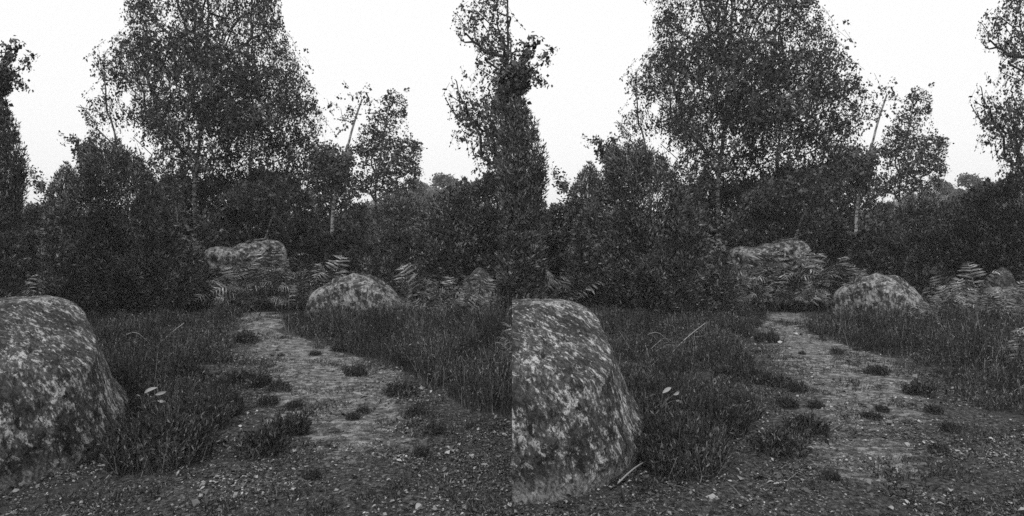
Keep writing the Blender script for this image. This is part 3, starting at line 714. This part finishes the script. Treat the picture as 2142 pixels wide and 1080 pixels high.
# single heather plants and tufts
def tuft_mesh(seed, n, rad, h, leafn=8):
    rng = rs(seed); a = rng.uniform(0, 2 * np.pi, n); r = rad * np.sqrt(rng.random(n)); P = np.stack([r * np.cos(a), r * np.sin(a), np.full(n, -.01)], 1)
    H = h * (1 - .5 * (r / rad) ** 2) * rng.uniform(.6, 1.1, n)
    V, Q = sprigs(P, H, rng, leafn, .9, .32)
    # lean outward
    return mk_mesh('heather_tuft', V, quads=Q, mats=[M['heather']])
TM = [tuft_mesh(300 + i, 150, .13, .17) for i in range(4)]
BM_ = [tuft_mesh(310 + i, 900, .30, .36, 9) for i in range(3)]
tufts = [(838, 828, 1.15, 'bushy heather tuft alone on the track'), (516, 716, 1.5, 'heather tuft at the edge where the track narrows'), (745, 785, .9, 'sprawling heather tuft on the sandy patch'),
         (500, 800, 1.3, 'heather tuft beside the upper track edge'), (540, 808, 1.2, 'spiky heather tuft near the pale litter'), (580, 818, .9, 'thin grassy tuft near the pale litter'), (562, 848, .8, 'small round tuft among fallen leaves'),
         (618, 852, .7, 'small upright tuft on the track'), (600, 905, 1.6, 'low heather tuft at mid track, in front'), (548, 950, 1.7, 'wide low heather tuft beside the seedling side'), (870, 866, .7, 'small tuft on the right part of the track'),
         (740, 876, .6, 'tiny tuft in the middle of the dark litter'), (660, 742, .6, 'tiny tuft on the pale sand'), (708, 732, .9, 'flat tuft at the edge of pale sand'), (905, 905, .8, 'ragged tuft in dark litter near the heath'),
         (760, 862, .5, 'faint tuft among sticks'), (588, 742, .4, 'dark speck-like tuft on sand'), (655, 1000, .6, 'flat tuft low in the litter'), (880, 950, .7, 'flattened tuft in the front litter')]
for s in (0, 1):
    for k, (u, v, sc_, lab) in enumerate(tufts):
        d = gd(v); uu = ucol(u, d, s); x = wx(uu, d)
        o = link('heather_tuft', TM[(k + s) % 4], label=lab + ', %s path' % SIDES[s], category='heather tuft', group='heather tufts on the paths')
        o.location = (x, d, float(relief(np.array([x]), np.array([d]))[0])); o.rotation_euler = (0, 0, k * 1.3 + s); f = sc_ * random.Random(k).uniform(.75, .95) * (d / 6) ** .3; o.scale = (f, f, f * .9)
bushes = [(335, 968, 1.05, 'dark bushy heather beside the foot of the great boulder'), (400, 900, .9, 'heather bush bulging towards the path'), (450, 870, .7, 'low heather bush at path edge'), (290, 880, .6, 'heather bush tucked against the great boulder')]
for s in (0, 1):
    for k, (u, v, sc_, lab) in enumerate(bushes):
        d = gd(v); uu = ucol(u, d, s); x = wx(uu, d)
        o = link('heather_bush', BM_[(k) % 3], label=lab + ', %s view' % SIDES[s], category='heather bush', group='heather bushes near the boulders')
        o.location = (x, d, float(relief(np.array([x]), np.array([d]))[0])); o.rotation_euler = (0, 0, k * 2.1); o.scale = (sc_,) * 3

# ------------------------------------------------------------------ bracken
def frond_mesh(seed, L=.8, npin=13, det=6, arch=.55):
    rng = rs(seed); V = []; Q = []
    def quad(a, b, c, d_): n = len(V); V.extend([a, b, c, d_]); Q.append([n, n + 1, n + 2, n + 3])
    def R(t):  # rachis arching out along +X
        return np.array([L * (t * .80), 0, L * (arch * 1.15 * math.sin(min(t * 1.9, math.pi * .9)) - .10 * t * t)])
    ts = np.linspace(0, 1, 9)
    for a, b in zip(ts[:-1], ts[1:]):
        p, q = R(a), R(b); w = .006 * (1 - a) + .0015; quad(p + [0, -w, 0], p + [0, w, 0], q + [0, w * .8, 0], q + [0, -w * .8, 0])
        quad(p + [0, 0, -w], p + [0, 0, w], q + [0, 0, w * .8], q + [0, 0, -w * .8])
    for i in range(npin):
        t = .28 + .70 * i / (npin - 1); p = R(t); tg = R(min(1, t + .03)) - R(t - .03); tg /= np.linalg.norm(tg)
        pl = L * .30 * math.sin(math.pi * (.18 + .80 * (1 - (i / (npin - 1))) * .62)) * (1 - .75 * (i / (npin - 1)) ** 2)
        for sd in (-1, 1):
            dr = np.array([0, sd, 0]) * .85 + tg * .45 + np.array([0, 0, -.16 + rng.normal() * .22]); dr /= np.linalg.norm(dr)
            up = np.cross(tg, dr) * -sd; pw = pl * .11
            mk = np.cross(dr, up); mk /= np.linalg.norm(mk)
            for j in range(det):
                a0 = j / det; a1 = (j + 1) / det; c0 = p + dr * pl * a0 + np.array([0, 0, -pl * .25 * a0 * a0]); c1 = p + dr * pl * a1 + np.array([0, 0, -pl * .25 * a1 * a1])
                w0 = pw * (.55 + 1.2 * a0) * (1 - a0) ** .7; w1 = pw * (.55 + 1.2 * a1) * (1 - a1) ** .7
                for q in (-1, 1): quad(c0, c0 + mk * q * w0 + np.array([0, 0, -w0 * .2]), c1 + mk * q * w1 + np.array([0, 0, -w1 * .2]), c1)
    return mk_mesh('frond', np.array(V), quads=np.array(Q), mats=[M['bracken']])
FR = [frond_mesh(400 + i, .58 + .07 * i, 11, 3, .5 + .06 * i) for i in range(4)]
def bracken(u, d, scale, label, group, seed, nf=5, az=None):
    rng = random.Random(seed); x = wx(u, d)
    root = thing('bracken_fern', label, 'fern', group, (x, d, float(relief(np.array([x]), np.array([d]))[0])))
    for i in range(nf):
        f = link('frond', FR[rng.randrange(4)], root); a = (i / nf * 2 * math.pi + rng.uniform(-.4, .4)) if az is None else az + rng.uniform(-.5, .5)
        f.rotation_euler = (rng.uniform(-.7, .7), rng.uniform(-.9, .3), a); s_ = scale * rng.uniform(.7, 1.4); f.scale = (s_,) * 3; f.location = (rng.uniform(-.16, .16), rng.uniform(-.16, .16), rng.uniform(0, .12) * scale)
ORD = 'first second third fourth fifth sixth seventh eighth ninth tenth eleventh twelfth thirteenth fourteenth fifteenth'.split()
def ferns(side, rows, where, group, seed):
    for ri, (rowname, n, u0, u1, d0, d1, sc0, sc1) in enumerate(rows):
        rng = random.Random(seed + ri)
        for k in range(n):
            u = u0 + (k + .5 + rng.uniform(-.35, .35)) / n * (u1 - u0); d = rng.uniform(d0, d1)
            bracken(ucol(u, d, side), d, rng.uniform(sc0, sc1) * rng.uniform(.68, 1.0), '%s bracken from the left in the %s row %s' % (ORD[k], rowname, where), group, seed * 10 + 40 * ri + k, 8)
for s in (0, 1):
    sd = SIDES[s]
    ferns(s, [('front', 12, 448, 640, 12.5, 12.8, .75, .95), ('middle', 13, 440, 700, 13.1, 13.4, 1.35, 1.6), ('back', 8, 560, 700, 13.7, 14.0, 1.05, 1.3)],
          'below the %s flat-topped rock' % sd, 'bracken bank, %s' % sd, 70 + s)
    ferns(s, [('front', 7, 835, 1070, 10.2, 10.6, .62, .8), ('middle', 8, 850, 1070, 11.0, 11.4, .7, .9), ('back', 6, 850, 970, 11.8, 12.3, .85, 1.1)],
          'right of the %s rounded boulder' % sd, 'bracken by the stones, %s' % sd, 90 + s)
    ferns(s, [('only', 8, -10, 95, 11.8, 13.0, .85, 1.0)], ['over the corner boulder', 'over the cleft boulder'][s], 'bracken over the boulder, %s' % sd, 110 + s)
    for k, (u, v) in enumerate([(1068, 790), (1085, 770)]):
        d = 6.4 + k * .5
        bracken(ucol(u, d, s), d, .55, '%s bracken plant with pale flat fronds in the heather, %s' % (['nearer', 'farther'][k], ['mid picture', 'far right']
                [s]), 'pale bracken in the near heather', 1500 + 9 * s + k, 6)

# ------------------------------------------------------------------ seedling with pale leaves, stalks, sticks
def big_leaf(L, W, seed, fold=.15, mat='pale_leaf'):
    rng = rs(seed); n = 7; V = []; Q = []
    for i in range(n):
        t = i / (n - 1); w = W * math.sin(math.pi * min(1, t * .93 + .05)) ** .8 * .5; z = -.5 * L * (t - .3) ** 2
        V += [(L * t, -w, z + fold * w), (L * t, 0, z), (L * t, w, z + fold * w)]
    for i in range(n - 1):
        for j in (0, 1): a = i * 3 + j; Q.append([a, a + 1, a + 4, a + 3])
    return mk_mesh('leaf', np.array(V), quads=np.array(Q), mats=[M[mat]], smooth=True)
LEAF = [big_leaf(.078, .026, i, .5) for i in range(2)]
def stick_mesh(pts, r0, r1, seed, mat='dry', k=6):
    P = resample(pts, 12, seed, r0 * .15); V, Q = polytube(P, np.linspace(r0, r1, 12), k); return mk_mesh('stick', V, quads=Q, mats=[M[mat]], smooth=True)
for s in (0, 1):
    d = 4.75; u = ucol(300, d, s); x = wx(u, d); z1 = wz(850, d)
    root = thing('seedling', 'young seedling with pale leaves against dark heather, right of the %s' % ['corner boulder', 'cleft middle boulder'][s], 'seedling', 'pale-leaved seedlings', (x, d, 0))
    tips = [(302, 822), (316, 830), (330, 838), (292, 828), (278, 856), (325, 826)]
    o = link('stem', stick_mesh([(0, 0, -.02), (.02, 0, z1 * .6), (-.01, 0, z1)], .005, .003, 3, 'old'), root)
    for k, (tu, tv) in enumerate(tips):
        lx = (tu - 300) * d / F; lz = wz(tv, d)
        p = stick_mesh([(-.01, 0, z1 * .9), (lx * .5, .0, (z1 + lz) / 2 + .01), (lx, 0, lz)], .0028, .0018, k, 'old'); link('twig', p, root)
        l = link('leaf', LEAF[k % 2], root); l.location = (lx, 0, lz); l.rotation_euler = ([.9, .3, 1.1, .2, .7, 1.3][k], [-.5, .1, .3, -.1, .5, -.2][k], [0.3, 2.6, .2, 3.0, 2.7, .6][k]); f = [1.15, .9, .9, .8, .8, 1.0][k]; l.scale = (f,) * 3
    def place_stick(name, label, cat, group, pts, r0, r1, mat='dry', sd=1):
        P = np.array([(wx(ucol(a, b, s), b), b, c) for a, b, c in pts]); o0 = P[0].copy()
        o = link(name, stick_mesh(P - o0, r0, r1, sd, mat), label=label, category=cat, group=group); o.location = o0
    sd = SIDES[s]; bl = ['corner boulder', 'cleft middle boulder'][s]
    place_stick('stick', 'thin straight stick leaning out of heather beside the ' + bl, 'stick', 'leaning sticks', [(212, 3.72, .01), (250, 3.9, wz(975, 3.9)), (302, 4.15, wz(948, 4.15))], .006, .004)
    place_stick('stick', 'short crooked upright twig beside the ' + bl, 'twig', 'upright twigs', [(265, 4.1, .0), (258, 4.1, wz(960, 4.1)), (255, 4.05, wz(930, 4.05))], .004, .003)
    place_stick('dry_stalk', 'long dry stalk slanting over the heather, %s half' % sd, 'stalk', 'dry stalks over the heather', [(314, 7.6, wz(740, 7.6)), (345, 8.0, wz(707, 8)), (385, 8.4, wz(676, 8.4))], .009, .005)
    for k, (a, b, c, e) in enumerate([((265, 700), (285, 695), (330, 735), 8), ((272, 730), (300, 708), (322, 718), 7.6), ((282, 735), (310, 722), (335, 728), 7.6), ((360, 705), (372, 708), (384, 702), 8.2)]):
        place_stick('grass_blade', ['highest', 'second', 'third', 'farthest right'][k] + ' arching pale grass blade in heather, %s half' % sd, 'grass blade', 'arching grass blades', [(a[0], e, wz(a[1], e)), (b[0], e, wz(b[1], e) + .02), (c[0], e, wz(c[1], e))], .004, .0025)
    fr = [((746, 840), (765, 836), 'pale twig lying on the track'), ((742, 846), (775, 842), 'second pale twig lying just in front of another'), ((790, 895), (840, 880), 'long grey stick lying in dark litter'), ((650, 905), (700, 878), 'fine bent stick lying across mid track'),
          ((395, 968), (450, 990), 'twig lying in the litter in front of heather'), ((930, 905), (985, 915), 'thin twig lying near the heath foot'), ((565, 1010), (600, 985), 'short twig low in front'), ((470, 1040), (440, 1012), 'short dark twig in the front litter'), ((840, 1040), (905, 1050), 'flat twig lowest in front')]
    for k, (a, b, lab) in enumerate(fr):
        d0, d1 = gd(a[1]), gd(b[1]); place_stick('stick', lab.replace('pale ', '') + ', %s path' % sd, 'stick', 'sticks lying on the paths', [(a[0], d0, .008), ((a[0] + b[0]) / 2, (d0 + d1) / 2, .016), (b[0], d1, .008)], .004, .002, 'dry' if k < 2 else 'old', k)

# fallen leaves and pale chips one can point at
FL = [big_leaf(.075, .045, 20 + i, .5, 'pale_leaf') for i in range(3)]
spots = [(666, 1000), (520, 868), (610, 985), (538, 1012), (940, 938), (985, 950), (760, 830), (700, 970), (910, 1028), (690, 905), (790, 1070), (500, 905), (570, 925), (880, 1060), (620, 945), (455, 985), (645, 900), (968, 1005), (810, 930), (735, 905)]
LORD = 'first second third fourth fifth sixth seventh eighth ninth tenth eleventh twelfth thirteenth fourteenth fifteenth sixteenth seventeenth eighteenth nineteenth twentieth'.split()
whr = ['in the front litter', 'by the seedling side', 'on the track', 'near a heather tuft', 'on dark soil']
for s in (0, 1):
    for k, (u, v) in enumerate(spots):
        d = gd(v); x = wx(ucol(u, d, s), d)
        rk_ = sorted(range(len(spots)), key=lambda q: -spots[q][1]).index(k)
        o = link('fallen_leaf', FL[k % 3], label='curled pale fallen leaf, %s from the front, in the litter of the %s path' % (LORD[rk_], SIDES[s]), category='leaf', group='curled leaves on the %s path' % SIDES[s])
        o.location = (x, d, float(relief(np.array([x]), np.array([d]))[0]) + .02); rr_ = random.Random(k + 50 * s); o.rotation_euler = (rr_.uniform(-.4, .4), rr_.uniform(-.5, .3), rr_.uniform(0, 6.3)); f = rr_.uniform(.35, .7); o.scale = (f,) * 3

# leaf litter and grit, uncountable
def litter(side):
    rng = rs(500 + side); b = Bag()
    for (d0, d1, dens, sz) in ((2.6, 5, 9000, .013), (5, 8, 5200, .015), (8, 12.2, 1700, .021)):
        x0, x1 = (-wx(2142 + 60, d1), 0) if side == 0 else (0, wx(2142 + 60, d1))
        n = int((x1 - x0) * (d1 - d0) * dens); x = rng.uniform(x0, x1, n); y = rng.uniform(d0, d1, n) + rng.uniform(-1, 1, n) * np.where(dens > 5000, .6, .9)
        u, v = sideproj(x, y, side)
        k = inpoly(u + rng.normal(size=n) * 25, v, PL + PR) | ((v > 930 + rng.random(n) * 30) & (u < 480))
        nz = fbm(np.stack([x, y, x * 0], 1) * 2.6, 61, 3); S = sandf(side)(np.stack([x, y], 1))
        k &= rng.random(n) < np.clip((nz - .36) * 3.5, 0.18, 1) * np.clip(1.0 - S * 1.0, .20, 1)
        x, y = x[k], y[k]; n = len(x)
        P = np.stack([x, y, relief(x, y) + .006 + rng.random(n) * .012], 1)
        A = norm(np.stack([rng.normal(size=n), rng.normal(size=n), rng.normal(size=n) * .35], 1))
        # nearly flat flakes
        up = norm(np.stack([rng.normal(size=n) * .45, rng.normal(size=n) * .45, np.ones(n)], 1)); B = norm(np.cross(A, up)); s_ = (sz * rng.lognormal(0, .5, n))[:, None]
        W = B * s_ * rng.uniform(.15, .42, (n, 1)); N = up * s_ * .12
        V = np.stack([P, P + A * s_ * .5 + W + N, P + A * s_, P + A * s_ * .5 - W + N], 1).reshape(-1, 3)
        b.add(V, np.arange(n * 4).reshape(n, 4))
    link('leaf_litter', b.mesh('leaf_litter', [M['litter']]), kind='stuff')
for s in (0, 1): litter(s)
def sprouts(side):
    rng = rs(700 + side); n = 13000; x = rng.uniform(-9, 9, n); y = rng.uniform(3.0, 12.6, n)
    k = (x > 0) == bool(side); x, y = x[k], y[k]; u, v = sideproj(x, y, side)
    k = inpoly(u, v, PL + PR); x, y = x[k], y[k]; nz = fbm(np.stack([x, y, x * 0], 1) * 3.1, 77, 3); S = sandf(side)(np.stack([x, y], 1))
    k = (nz > .55 + .05 * np.clip(S, 0, 1)); x, y = x[k], y[k]
    x = np.repeat(x, 16) + rng.normal(size=len(x) * 16) * .045; y = np.repeat(y, 16) + rng.normal(size=len(y) * 16) * .045
    P = np.stack([x, y, relief(x, y)], 1); V, Q = sprigs(P, rng.uniform(.012, .055, len(x)), rng, 3, 1.0, .6, .018)
    link('moss_and_sprouts', mk_mesh('moss_and_sprouts', V, quads=Q, mats=[M['heather']]), kind='stuff')
for s in (0, 1): sprouts(s)
tot = sum(len(me.polygons) for me in bpy.data.meshes)
print('TOTAL POLYS', tot)
